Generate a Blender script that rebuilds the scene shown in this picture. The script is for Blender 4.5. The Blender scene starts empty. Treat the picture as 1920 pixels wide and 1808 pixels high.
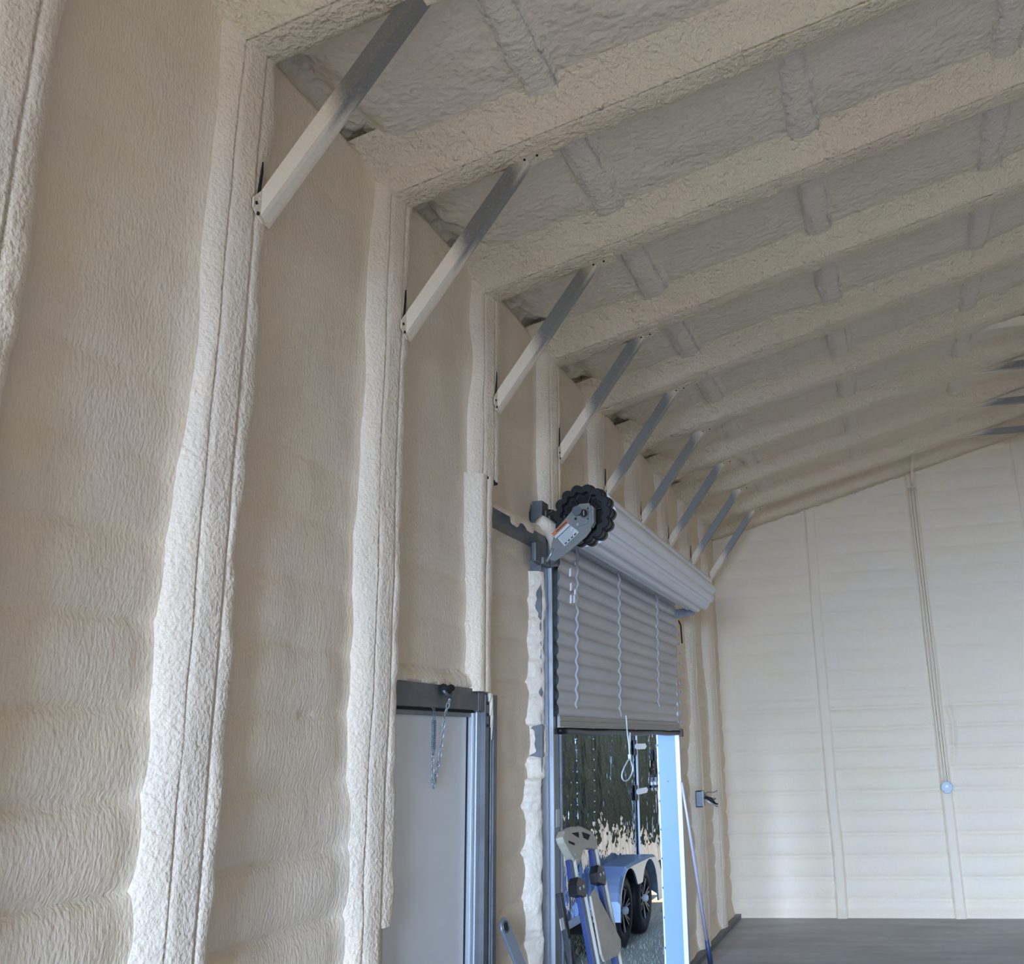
import bpy, bmesh, math, random
import numpy as np
from mathutils import Matrix, Vector
random.seed(4)
SC = bpy.context.scene
COL = SC.collection

# ------------------------------------------------------------------ camera
YAW, PIT, ROL = 0.2313, 0.3070, -0.0334
CAM = (2.046, 0.0, 1.95)
f0 = Vector((-math.sin(YAW), math.cos(YAW), 0)); r0 = Vector((math.cos(YAW), math.sin(YAW), 0)); u0 = Vector((0, 0, 1))
fw = f0*math.cos(PIT) + u0*math.sin(PIT); up = -f0*math.sin(PIT) + u0*math.cos(PIT)
rt = r0*math.cos(ROL) + up*math.sin(ROL); up2 = -r0*math.sin(ROL) + up*math.cos(ROL)
cd = bpy.data.cameras.new('camera'); cam = bpy.data.objects.new('camera', cd); COL.objects.link(cam)
cam.matrix_world = Matrix(((rt.x, up2.x, -fw.x, CAM[0]), (rt.y, up2.y, -fw.y, CAM[1]), (rt.z, up2.z, -fw.z, CAM[2]), (0, 0, 0, 1)))
cd.sensor_width = 36; cd.sensor_fit = 'HORIZONTAL'; cd.lens = 1991.9/1920*36
cd.shift_x = (960-1180.6)/1920; cd.shift_y = (765.8-904)/1920
cd.clip_start = 0.02; cd.clip_end = 300
SC.camera = cam

# ------------------------------------------------------------------ world, sun, daylight at the open front
w = bpy.data.worlds.new('world'); SC.world = w; w.use_nodes = True
nt = w.node_tree; bg = nt.nodes['Background']
sky = nt.nodes.new('ShaderNodeTexSky'); sky.sky_type = 'NISHITA'; sky.sun_disc = False
sky.sun_elevation = math.radians(48); sky.sun_rotation = math.radians(113)
nt.links.new(sky.outputs[0], bg.inputs[0]); bg.inputs[1].default_value = 0.38
sd = bpy.data.lights.new('sun', 'SUN'); sd.energy = 11; sd.angle = 0.01; sd.color = (1, .86, .66)
so = bpy.data.objects.new('sun', sd); COL.objects.link(so)
so.rotation_euler = Vector((-.60, .25, -.76)).to_track_quat('-Z', 'Y').to_euler()
def area(name, loc, aim, sx, sy, e, col):
    d = bpy.data.lights.new(name, 'AREA'); d.shape = 'RECTANGLE'; d.size = sx; d.size_y = sy; d.energy = e; d.color = col
    o = bpy.data.objects.new(name, d); COL.objects.link(o); o.location = loc
    o.rotation_euler = Vector(aim).to_track_quat('-Z', 'Y').to_euler(); return o
area('daylight_front', (1.8, -24, 6.8), (0, 1, 0), 14, 12.5, 47000, (.43, .62, .96))
SC.view_settings.view_transform = 'Standard'; SC.view_settings.look = 'None'
SC.view_settings.exposure = 0.0; SC.view_settings.gamma = 1; SC.view_settings.use_curve_mapping = False

# ------------------------------------------------------------------ helpers
def lin(c):
    return tuple(((v/12.92) if v <= .04045 else ((v+.055)/1.055)**2.4) for v in [x/255 for x in c])
def mat(name, rgb, rough=.5, metal=0., spec=.5, bump=None, mottle=None, obj=True):
    """bump: list of (scale, strength, distance); mottle: (scale, colour, amount)"""
    m = bpy.data.materials.new(name); m.use_nodes = True; n = m.node_tree; b = n.nodes['Principled BSDF']
    b.inputs['Base Color'].default_value = (*rgb, 1); b.inputs['Roughness'].default_value = rough
    b.inputs['Metallic'].default_value = metal; b.inputs['Specular IOR Level'].default_value = spec
    tc = n.nodes.new('ShaderNodeTexCoord')
    prev = None
    for (sc, st, di) in (bump or []):
        t = n.nodes.new('ShaderNodeTexNoise'); t.inputs['Detail'].default_value = 2
        if isinstance(sc, tuple):
            mp = n.nodes.new('ShaderNodeMapping'); mp.inputs['Scale'].default_value = sc
            n.links.new(tc.outputs['Object'], mp.inputs[0]); n.links.new(mp.outputs[0], t.inputs[0]); t.inputs['Scale'].default_value = 1
        else:
            n.links.new(tc.outputs['Object'], t.inputs[0]); t.inputs['Scale'].default_value = sc
        bp = n.nodes.new('ShaderNodeBump'); bp.inputs['Strength'].default_value = st; bp.inputs['Distance'].default_value = di
        n.links.new(t.outputs[0], bp.inputs['Height'])
        if prev: n.links.new(prev.outputs[0], bp.inputs['Normal'])
        prev = bp
    if prev: n.links.new(prev.outputs[0], b.inputs['Normal'])
    last = None
    for (sc, c2, amt) in (mottle or []):
        t = n.nodes.new('ShaderNodeTexNoise'); t.inputs['Detail'].default_value = 3
        if isinstance(sc, tuple):
            mp = n.nodes.new('ShaderNodeMapping'); mp.inputs['Scale'].default_value = sc
            n.links.new(tc.outputs['Object'], mp.inputs[0]); n.links.new(mp.outputs[0], t.inputs[0]); t.inputs['Scale'].default_value = 1
        else:
            n.links.new(tc.outputs['Object'], t.inputs[0]); t.inputs['Scale'].default_value = sc
        r = n.nodes.new('ShaderNodeMapRange'); r.inputs[1].default_value = .4; r.inputs[2].default_value = .62; r.inputs[4].default_value = amt
        n.links.new(t.outputs[0], r.inputs[0])
        mx = n.nodes.new('ShaderNodeMix'); mx.data_type = 'RGBA'
        n.links.new(r.outputs[0], mx.inputs[0]); mx.inputs[6].default_value = (*rgb, 1); mx.inputs[7].default_value = (*c2, 1)
        if last: n.links.new(last, mx.inputs[6])
        last = mx.outputs[2]
    if last: n.links.new(last, b.inputs['Base Color'])
    return m

FO = (.85, .69, .51)
foam_wall = mat('foam_wall', FO, .55, spec=.35, bump=[((85, 85, 45), .6, .008), ((24, 24, 16), .13, .012), (3.2, .2, .06)], mottle=[(.9, (.82, .68, .525), .8), (2.3, (.84, .69, .47), .5)])
foam_post = mat('foam_post', (.87, .71, .53), .5, spec=.4, bump=[(70, .75, .010), (22, .4, .015)], mottle=[(1.5, (.82, .69, .55), .7)])
foam_roof = mat('foam_roof', (.80, .665, .495), .65, spec=.2, bump=[(28, .6, .022), (7, .5, .06)], mottle=[(.8, (.80, .655, .52), .8), (2.1, (.78, .67, .47), .6)])
foam_rafter = mat('foam_rafter', (.80, .65, .45), .6, spec=.25, bump=[(42, 1.0, .022), (12, .5, .04)], mottle=[((.5, 2, 2), (.81, .62, .44), .8), (1.3, (.77, .65, .44), .7)])
foam_edge = mat('foam_edge', (.84, .72, .58), .5, spec=.4, bump=[(24, .7, .02)])
steel = mat('galvanized_steel', (.145, .155, .165), .38, .6, bump=[(8, .1, .01)], mottle=[(14, (.24, .25, .26), .5), (3, (.12, .13, .15), .5)])
steel_dk = mat('weathered_steel', (.13, .135, .14), .5, .6, mottle=[(9, (.19, .195, .20), .6)])
steel_lt = mat('bright_steel', (.44, .46, .48), .35, .6)
steel_paint = mat('grey_painted_steel', (.21, .215, .20), .5, .1, spec=.3, mottle=[(20, (.25, .255, .24), .5)])
black = mat('black_plastic', (.007, .007, .008), .42, bump=[(30, .15, .01)])
void = mat('dark_hollow', (.015, .013, .012), .9)
concrete = mat('concrete', (.35, .345, .355), .5, spec=.45, bump=[(30, .15, .004)], mottle=[(1.1, (.25, .245, .25), .9), ((.9, 3.4, 1), (.43, .41, .42), .8), (9, (.31, .30, .30), .5)])
door_grey = mat('door_grey_paint', (.76, .76, .73), .35, spec=.4, mottle=[(7, (.71, .71, .69), .4)])
white_metal = mat('white_metal', (.78, .81, .86), .35, spec=.5)
curtain_m = mat('curtain_paint', (.60, .57, .55), .45, .05, mottle=[((2, 1.2, 6), (.52, .50, .48), .6)])
drum_m = mat('curtain_back_paint', (.86, .84, .84), .38, 0)

def vn(x, y, z, seed=0):
    """smooth value noise, -1..1, arrays"""
    x, y, z = np.broadcast_arrays(np.asarray(x, float), np.asarray(y, float), np.asarray(z, float))
    xi, yi, zi = np.floor(x), np.floor(y), np.floor(z)
    fx, fy, fz = x-xi, y-yi, z-zi
    fx, fy, fz = [t*t*(3-2*t) for t in (fx, fy, fz)]
    def h(a, b, c):
        v = np.sin(a*127.1+b*311.7+c*74.7+seed*19.19)*43758.5453
        return (v-np.floor(v))*2-1
    r = 0
    for dx in (0, 1):
        for dy in (0, 1):
            for dz in (0, 1):
                r = r + h(xi+dx, yi+dy, zi+dz)*(fx if dx else 1-fx)*(fy if dy else 1-fy)*(fz if dz else 1-fz)
    return r

def raw(name, V, F, m, parent=None, smooth=False, quads=None, **props):
    me = bpy.data.meshes.new(name)
    if quads is not None:
        V = np.asarray(V, np.float32); Q = np.asarray(quads, np.int32)
        me.vertices.add(len(V)); me.vertices.foreach_set('co', V.ravel())
        me.loops.add(Q.size); me.loops.foreach_set('vertex_index', Q.ravel())
        me.polygons.add(len(Q)); me.polygons.foreach_set('loop_start', np.arange(0, Q.size, 4, dtype=np.int32))
        me.update(calc_edges=True)
    else:
        me.from_pydata([tuple(v) for v in V], [], F); me.update()
    me.validate()
    if m: me.materials.append(m)
    if smooth: me.polygons.foreach_set('use_smooth', [True]*len(me.polygons))
    o = bpy.data.objects.new(name, me); COL.objects.link(o)
    if parent: o.parent = parent; 
    for k, v in props.items(): o[k] = v
    return o

class MB:
    def __init__(s): s.V = []; s.F = []
    def add(s, V, F):
        n = len(s.V); s.V += [tuple(v) for v in V]; s.F += [tuple(i+n for i in f) for f in F]; return s
    def box(s, a, b):
        x0, y0, z0 = a; x1, y1, z1 = b
        return s.add([(x0,y0,z0),(x1,y0,z0),(x1,y1,z0),(x0,y1,z0),(x0,y0,z1),(x1,y0,z1),(x1,y1,z1),(x0,y1,z1)],
                     [(0,3,2,1),(4,5,6,7),(0,1,5,4),(1,2,6,5),(2,3,7,6),(3,0,4,7)])
    def beam(s, p, q, wd, ht, ref=(0, 0, 1)):
        """box bar from p to q; ht measured toward ref, wd across"""
        p, q = Vector(p), Vector(q); d = (q-p).normalized(); r = Vector(ref)
        a = d.cross(r).normalized()*wd/2; b = a.cross(d).normalized()*ht/2
        P = [p-a-b, p+a-b, p+a+b, p-a+b, q-a-b, q+a-b, q+a+b, q-a+b]
        return s.add(P, [(0,3,2,1),(4,5,6,7),(0,1,5,4),(1,2,6,5),(2,3,7,6),(3,0,4,7)])
    def tube(s, pts, r, n=8, cap=True, closed=False):
        pts = [Vector(p) for p in pts]; N = len(pts); base = len(s.V); prev = None
        rr = r if isinstance(r, (list, tuple)) else [r]*N
        for i, p in enumerate(pts):
            if closed: t = pts[(i+1) % N]-pts[i-1]
            else: t = pts[min(i+1, N-1)]-pts[max(i-1, 0)]
            t = t.normalized()
            if prev is None:
                prev = t.orthogonal().normalized()
            prev = (prev-t*prev.dot(t)).normalized(); c = t.cross(prev)
            for k in range(n):
                a = 2*math.pi*k/n; s.V.append(tuple(p+(prev*math.cos(a)+c*math.sin(a))*rr[i]))
        for i in range(N if closed else N-1):
            for k in range(n):
                a = base+i*n+k; b = base+i*n+(k+1) % n; j = (i+1) % N
                s.F.append((a, b, base+j*n+(k+1) % n, base+j*n+k))
        if cap and not closed:
            s.F.append(tuple(base+k for k in reversed(range(n)))); s.F.append(tuple(base+(N-1)*n+k for k in range(n)))
        return s
    def prism(s, poly, off):
        """closed 3D polygon extruded by vector off"""
        n = len(poly); o = Vector(off); P = [Vector(p) for p in poly]
        return s.add(P+[p+o for p in P], [tuple(reversed(range(n))), tuple(range(n, 2*n))]+[(i, (i+1) % n, n+(i+1) % n, n+i) for i in range(n)])
    def disc(s, c, ax, r, h, n=16):
        c = Vector(c); a = Vector(ax).normalized(); return s.tube([c, c+a*h], r, n)
    def build(s, name, m, parent=None, smooth=False, bevel=0, **props):
        o = raw(name, s.V, s.F, m, parent, smooth, **props)
        if bevel:
            bv = o.modifiers.new('bevel', 'BEVEL'); bv.width = bevel; bv.segments = 2; bv.limit_method = 'ANGLE'
        return o
def empty(name, loc, label, cat, group=None):
    o = bpy.data.objects.new(name, None); COL.objects.link(o); o.location = loc; o.empty_display_size = .1
    o['label'] = label; o['category'] = cat
    if group: o['group'] = group
    return o
def under(root, *obs):
    """parent parts made in world coordinates to a root that stands elsewhere"""
    for o in obs:
        o.parent = root; o.matrix_parent_inverse = Matrix.Translation(-Vector(root.location))
def struct(o): o['kind'] = 'structure'; return o
def sempty(name):
    o = bpy.data.objects.new(name, None); COL.objects.link(o); o['kind'] = 'structure'; o.empty_display_size = .1; return o

def heightgrid(name, U, W, pos, keep=None, back=None, m=None, parent=None, flip=False):
    """grid surface pos(u,w)->(x,y,z) arrays; skirts of cut edges run to back(u,w)"""
    uu, ww = np.meshgrid(U, W, indexing='ij'); nu, nw = uu.shape
    P = np.stack([np.broadcast_to(a, uu.shape) for a in pos(uu, ww)], -1).reshape(-1, 3)
    idx = np.arange(nu*nw).reshape(nu, nw)
    k = np.ones((nu-1, nw-1), bool) if keep is None else keep((uu[:-1, :-1]+uu[1:, 1:])/2, (ww[:-1, :-1]+ww[1:, 1:])/2)
    a, b, c, d = idx[:-1, :-1], idx[1:, :-1], idx[1:, 1:], idx[:-1, 1:]
    Q = np.stack([a, b, c, d], -1)[k]
    if back is not None:
        PB = np.stack([np.broadcast_to(t, uu.shape) for t in back(uu, ww)], -1).reshape(-1, 3)
        n0 = len(P); P = np.vstack([P, PB]); kp = np.pad(k, 1); S = []
        for (di, dj, e) in ((-1, 0, (d, a)), (1, 0, (b, c)), (0, -1, (a, b)), (0, 1, (c, d))):
            nb = kp[1+di:1+di+k.shape[0], 1+dj:1+dj+k.shape[1]]
            ed = k & ~nb
            p, q = e[0][ed], e[1][ed]
            S.append(np.stack([q, p, p+n0, q+n0], -1))
        Q = np.vstack([Q]+S)
        used = np.unique(Q); mp = np.zeros(len(P), np.int64); mp[used] = np.arange(len(used)); P = P[used]; Q = mp[Q]
    if flip: Q = Q[:, ::-1]
    return raw(name, P, None, m, parent, True, quads=Q)

Y0, S, YB = 3.0042, 1.1939, 13.49
PY = lambda i: Y0+S*i-.04        # post centres
XR = 9.14; RID = XR/2; SLP = .2648
def rafz(x): return 4.449+SLP*(RID-np.abs(np.asarray(x, float)-RID))

# ------------------------------------------------------------------ floor
fl = MB().box((-.16, -4, -.13), (XR+.16, YB+.15, 0)).build('floor', concrete); struct(fl)
struct(MB().box((-.10, 10.36, 0), (.012, YB-.05, .045)).build('baseboard_left', steel_dk))

# ------------------------------------------------------------------ left wall foam
def ridge_groove(z, y, z0, dz, amp, seed):
    zz = z + .020*vn(y*1.1, z*.7, 0, seed) + .006*vn(y*6, z*3, 0, seed+1)
    t = ((zz-z0)/dz) % 1.0                        # 0 at groove
    d = np.minimum(t, 1-t)*dz
    soft = .7+.3*vn(y*1.3, z*1.7, 0, seed+2)
    return amp*np.sin(np.pi*t)*soft - amp*.55*np.exp(-(d/.012)**2)*np.clip(.55+.9*vn(y*1.6, np.floor((zz-z0)/dz)*3.3, 0, seed+3), 0, 1)
mand_l, mand_r, mand_t = 4.19, 5.40, 2.25
rd_l, rd_r, rd_t = 6.17, 10.34, 3.42
def wall_x(y, z):
    seg = np.floor((y-PY(0))/S)
    fade = np.clip(1.05-(z-1.7)/1.8, .16, 1.)*np.clip((np.abs(((y-PY(0)+S/2) % S)-S/2)-.11)/.16, .25, 1)
    g = ridge_groove(z + .012*np.sin(seg*3.1), y, .199, .238, .027, 3)
    x = -.095 + g*fade + .016*vn(y*1.7, z*1.3, seg*.5, 5) + .006*vn(y*5, z*4, 0, 9)
    d = np.abs(((y-PY(0)+S/2) % S)-S/2)            # distance to the nearest post centre
    dl = ((y-PY(0)+S/2) % S)-S/2
    x = x + .030*np.exp(-((d-.11)/.05)**2*.5)*(dl < -.1) + .03*(d <= .1)
    x = x + .03*np.exp(-((z-2.27)/.05)**2)*((y > mand_l-.1) & (y < mand_r+.1))
    x = x + .05*np.clip((.09-z)/.09, 0, 1)         # flare at the slab
    return x
def wall_keep(y, z):
    jag = .012*vn(y*30, z*30, 0, 2)+.022*vn(y*9, z*9, 0, 7)
    d1 = (y > mand_l) & (y < mand_r+jag*.3) & (z < mand_t+jag*.5)
    left = 6.275 + jag*1.6 + .07*(z < 1.78)*(-1) + .04*((z > 1.9) & (z < 2.1)) - .03*(z < 1.3)*np.sin(z*9)
    d2 = (y > left) & (y < rd_r+jag*.3) & (z < rd_t+jag)
    return ~(d1 | d2)
wy = np.concatenate([np.arange(-4, 1.6, .08), np.arange(1.6, 6.6, .0165), np.arange(6.6, YB+.01, .026)])
wz = np.concatenate([np.arange(0, .6, .04), np.arange(.6, 4.6, .018), [4.60, 4.615]])
wl = heightgrid('wall_left', wy, wz, lambda y, z: (wall_x(y, z)+(z > 4.58)*-.03, y, z), wall_keep, lambda y, z: (-.165, y, z), foam_wall, flip=False)
struct(wl)
cl = MB()
for (a, b, c, d) in ((-4, mand_l-.05, -.13, 4.80), (mand_l-.05, 5.30, 2.2, 4.80), (5.30, 6.38, -.13, 4.80), (6.38, 10.2, rd_t-.2, 4.80), (10.2, YB+.2, -.13, 4.80)):
    cl.box((-.19, a, c), (-.166, b, d))
    z = c+.1
    while z < d-.05 and a > -9:
        cl.box((-.20, a, z), (-.19, b, z+.02)); z += .245
clad = cl.build('cladding', mat('outer_siding', (.62, .64, .66), .4, .2), wl)

# posts: foam-wrapped steel tubes
PROF = [(-.175, -.15), (-.165, -.10), (-.155, -.072), (-.14, -.052), (-.125, -.036), (-.112, -.026), (-.100, -.021), (-.094, -.019), (-.0905, -.026), (-.087, -.017), (-.06, -.011), (-.03, -.005), (.005, .0),
        (.0165, .0005), (.020, -.008), (.0235, .0005), (.04, .003), (.06, .003), (.08, -.004), (.095, -.02), (.106, -.045), (.112, -.085), (.116, -.125), (.12, -.17)]
def sweep(name, ts, prof, fpos, m, parent, cap=None):
    n = len(prof); V = []
    T, K = np.meshgrid(ts, np.arange(n), indexing='ij')
    A = np.array([q[0] for q in prof])[K]; B = np.array([q[1] for q in prof])[K]
    X, Y, Z = fpos(T, A, B, K/(n-1))
    P = np.stack([X, Y, Z], -1).reshape(-1, 3); idx = np.arange(len(ts)*n).reshape(len(ts), n)
    Q = np.stack([idx[:-1, :-1], idx[:-1, 1:], idx[1:, 1:], idx[1:, :-1]], -1).reshape(-1, 4)
    return raw(name, P, None, m, parent, True, quads=Q)
def post(i, z0, z1, prof=PROF, dy=0., wide=1., seed=0, **kw):
    yc = PY(i)+dy
    ts = np.arange(z0, z1+.001, .016 if i < 3 else .03)
    def fp(T, A, B, K):
        rg = np.clip((K-.62)/.15, 0, 1); lf = np.clip((.22-K)/.2, 0, 1)
        bulge = .022*vn(T*1.9, i*3.3, 0, 11)+.012*vn(T*5, i, 0, 12)
        low = np.clip((3.2-T)/1.4, 0, 1); edge = np.where((T < z0+.05), (T-z0-.05)*-.2, 0)
        y = yc + A*wide + rg*(bulge+.014*low+.008) - lf*(.02*low+.02*vn(T*2.5, i, 3, 14)) + .0025*vn(T*25, K*30, i, 15)*(rg+lf)
        x = B + .004*vn(T*6, K*6, i, 16) + .006*(rg)*vn(T*14, K*9, i, 17) + low*.006*(lf+rg) + .006*vn(T*1.2, i, 2, 18)
        crack = (np.abs(A+.0905) < .001) | (np.abs(A-.020) < .0006)
        x = np.where(crack, x+.006*np.clip(vn(T*3, i, K*9, 19)+.1, 0, 1), x)
        y = y + np.where(K < .6, .004*vn(T*2.2, i, 5, 20), 0)
        return x, y, T
    return sweep('post', ts, prof, fp, foam_post if i < 3 else foam_post, wl)
TOPZ = 4.60
post(-2, 0, TOPZ); post(-1, 0, TOPZ, dy=.17); post(0, 0, TOPZ)
# second post in the picture: its lower right half is cut away beside the man door
post(1, 1.30, TOPZ)
NARROW = [q for q in PROF if q[0] <= .003]+[(.006, -.004), (.008, -.03), (.009, -.08), (.01, -.165)]
post(1, 0, 1.32, NARROW)
post(2, 3.36, TOPZ)
LOWP = [(-.16, -.12), (-.12, -.09), (-.09, -.05), (-.075, -.012), (-.055, 0), (-.03, .001), (-.014, .0), (-.010, -.010), (-.006, .0), (.02, .004), (.05, .004), (.075, -.004), (.09, -.02), (.1, -.05), (.105, -.09), (.11, -.14)]
post(2, 2.235, 3.38, LOWP, dy=-.065)
post(3, 3.42, TOPZ)
for i in (4, 5, 6): post(i, 3.42, TOPZ)
post(6, 0, 3.42, [(.10, -.06), (.105, -.03), (.115, -.02), (.14, -.025), (.18, -.05), (.24, -.10), (.3, -.13)], dy=.08)
post(7, 0, TOPZ)
post(8, 1.32, TOPZ); post(8, 0, 1.33, NARROW)
# dark hollow ends of the cut tubes
hol = MB().box((-.07, 5.275, 3.352), (.002, 5.425, 3.366)); 
raw('tube_end', hol.V, hol.F, void, wl)
hk = MB(); hk.add([(.004, 6.475, 3.62), (.004, 6.51, 3.64), (.004, 6.40, 3.36), (.004, 6.385, 3.40)], [(0, 1, 2, 3)])
# door header tube between the cut post and the roll-up door jamb
hb = MB(); 
ts = np.linspace(5.30, 6.36, 50)
HP = [(-.13, .10), (-.09, .085), (-.03, .07), (-.005, .05), (.004, .02), (.002, -.012), (-.004, -.024)]
ho = sweep('header_foam', ts, HP, lambda T, A, B, K: (A+.012*vn(T*7, K*3, 0, 31)-.01, T, 3.19+.03*(T-5.4)+B+.01*vn(T*9, K*2, 1, 32)), foam_post, wl)
MB().box((-.10, 5.34, 3.145), (-.006, 6.40, 3.215)).build('header_tube', steel, wl)

# ------------------------------------------------------------------ back wall
def back_y(x, z):
    g = ridge_groove(z, x, .182, .234, .020, 43) - .010*np.exp(-(((z-.182+.117) % .234-.117)/.007)**2)
    fade = np.where(z < 2.4, 1., .45)
    y = YB - g*fade - .010*vn(x*1.3, z*1.1, 0, 41) - .004*vn(x*4, z*9, 0, 42)
    for xc in (1.165, 2.465, 3.77, 5.07, 6.37, 7.67):
        dx = np.abs(x-xc-.012*vn(z*1.5, xc, 0, 44)); wdt = .062
        low = np.clip((2.6-z)/1.2, .35, 1.)
        inside = 1/(1+np.exp((dx-wdt)/.004))
        y = y*(1-inside) + inside*(YB-.030*low-.014) + .016*np.exp(-((dx-wdt-.004)/.008)**2)*np.where(x < xc, 1., low)
    y = y - .06*np.exp(-((x+.1)/.10)**2) - .05*np.clip((.10-z)/.10, 0, 1)
    # lumps of overspill foam beside the conduits
    lump = np.exp(-((x-2.60-.02*np.sin(z*7))/.032)**2)*np.clip((z-1.55)*6, 0, 1)*np.clip((2.75-z)*3, 0, 1)
    return y - lump*(.024+.018*vn(z*9, x*9, 0, 45))
bx_ = np.concatenate([np.arange(-.17, 4.2, .014), np.arange(4.2, XR+.2, .06)])
bz_ = np.concatenate([np.arange(0, 5.9, .018)])
bw = heightgrid('wall_back', bx_, bz_, lambda x, z: (x, back_y(x, z), z), lambda x, z: z < rafz(x)+.22, None, foam_wall, flip=True); struct(bw)
MB().box((-.19, YB+.16, -.13), (XR+.19, YB+.19, 4.8)).build('cladding', white_metal, bw)
# ------------------------------------------------------------------ far side wall and front wall (outside the frame)
rw = MB().box((XR+.1, -4, 0), (XR+.17, YB+.17, 4.75)).build('wall_right', foam_wall); struct(rw)
fr = MB()
fr.box((-.19, -4.1, 0), (.7, -4, 4.7)); fr.box((6.2, -4.1, 0), (XR+.17, -4, 4.7)); fr.box((.7, -4.1, 3.3), (6.2, -4, 4.7))
fr.prism([(-.19, -4.1, 4.7), (XR+.17, -4.1, 4.7), (RID, -4.1, 6.03)], (0, .1, 0))
struct(fr.build('wall_front', foam_wall))

# ------------------------------------------------------------------ ceiling foam between rafters
def roof_z(x, y):
    s = np.floor((y-Y0)/S+.03)
    z = rafz(x)+.150 + .014*vn(x*1.1, y*1.7, s, 51) + .006*vn(x*4, y*4, 0, 52)
    eave = np.exp(-((np.minimum(x, XR-x)+.10)/.13)**2)
    z = z + eave*(.085+.04*vn(x*9, y*9, 0, 53)+.028*vn(x*22, y*22, 0, 54))
    d = np.abs(((y-Y0+S/2) % S)-S/2)
    return z - .05*np.exp(-((d-.10)/.09)**2)
rx = np.concatenate([np.arange(-.17, .4, .014), np.arange(.4, 5.2, .03), np.arange(5.2, XR+.18, .12)])
ry = np.concatenate([np.arange(-4, 2, .1), np.arange(2, YB+.03, .024)])
ce = heightgrid('ceiling', rx, ry, lambda x, y: (x, y, roof_z(x, y)), None, None, foam_roof, flip=True); struct(ce)
rs = MB(); rs.prism([(-.45, -4.3, 4.70), (RID, -4.3, 6.06), (RID, -4.3, 6.12), (-.45, -4.3, 4.76)], (0, YB+4.7, 0))
rs.prism([(XR+.45, -4.3, 4.70), (RID, -4.3, 6.06), (RID, -4.3, 6.12), (XR+.45, -4.3, 4.76)], (0, YB+4.7, 0))
rs.build('roof_sheet', white_metal, ce)
# purlins, foamed over: rough edged bands running along the building
PUP = [(-.11, .02), (-.085, -.004), (-.07, -.028), (-.062, -.02), (-.05, -.030), (-.02, -.034), (.02, -.034), (.05, -.030), (.062, -.018), (.07, -.028), (.085, -.004), (.11, .02)]
foam_purl = mat('foam_purlin', (.80, .675, .515), .6, spec=.25, bump=[(30, .9, .02), (9, .5, .03)], mottle=[(2, (.78, .65, .52), .7)])
for xc in (.77, 1.86, 2.94, 4.03, 5.12, 6.2, 7.3, 8.4):
    ts = np.arange(-4 if xc > 5 else 1.5, YB, .03 if xc < 5 else .3)
    def fp(T, A, B, K, xc=xc):
        edge = np.exp(-((np.abs(A)-.07)/.02)**2)
        a = A + edge*np.sign(A)*(.016*vn(T*7, K*2, xc, 61)+.008*vn(T*22, K*2, xc, 63))
        return xc+a, T, rafz(xc+a)+.150+B+.012*vn(T*9, K*5, xc, 62)*edge - .007*edge*vn(T*26, K*5, xc, 64)
    sweep('purlin', ts, [(a, b) for a, b in PUP][::-1], fp, foam_purl, ce)
# rafters
RAP = [(-.34, .19), (-.27, .15), (-.20, .105), (-.15, .058), (-.122, .022), (-.105, .003), (-.098, .0), (-.094, .007), (-.09, .0), (-.06, -.003), (-.02, -.003), (.02, -.003), (.04, .0), (.06, .006), (.078, .022), (.09, .05), (.1, .09), (.108, .16)]
for i in list(range(-4, 9))+[8.77]:
    yc = Y0+S*i-.03
    xs = np.concatenate([np.arange(-.14, RID, .028), [RID], np.arange(RID+.1, XR+.15, .15)]) if i >= 0 else np.linspace(-.14, XR+.14, 40)
    def fp(T, A, B, K, i=i, yc=yc):
        lf = np.clip((.3-K)/.25, 0, 1); rg = np.clip((K-.68)/.2, 0, 1)
        rough = np.exp(-((K-.30)/.14)**2)*np.clip(vn(T*.8, i*7.7, 0, 73)+.45, 0, 1)
        y = yc + A + (lf+rg)*(.010*vn(T*2.2, K*2, i*3.3, 71)) + .004*rg*vn(T*9, K, i, 75)
        z = rafz(T)+B + .003*vn(T*4, K*3, i*2.2, 72) - rough*(.008+.015*vn(T*24, K*16, i*2.2, 74)+.009*vn(T*50, K*30, i*2.2, 76))
        return T, y, z
    sweep('rafter', xs, RAP[::-1], fp, foam_rafter, ce)
# bolt heads and the splice plate on the nearest rafters
def onraf(i, x, dy=0): return Vector((x, Y0+S*i-.03+dy, float(rafz(x))-.004))
for (i, x, dy) in ((1, 1.42, .02), (1, 1.62, -.03), (1, 1.56, .02), (1, 1.72, .0), (1, 1.86, -.05), (1, 2.05, -.05), (1, 1.25, 0), (2, 1.5, .0), (2, 1.62, .03), (2, 1.66, .03), (2, 1.83, .0), (2, 1.95, .02), (2, 1.4, .01), (3, 2.5, -.03), (3, 2.35, -.03)):
    MB().tube([onraf(i, x, dy)+Vector((0, 0, .01)), onraf(i, x, dy)-Vector((0, 0, .006)), onraf(i, x, dy)-Vector((0, 0, .010))], [.011, .010, .004], 8).build('bolt', foam_rafter, ce, smooth=True)
pl = MB(); a = onraf(1, 1.66); b = onraf(1, 2.9)
pl.beam(a+Vector((0, -.055, -.002)), b+Vector((0, -.055, -.002)), .075, .012)
pl.build('splice_plate', foam_rafter, ce, bevel=.003)

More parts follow.
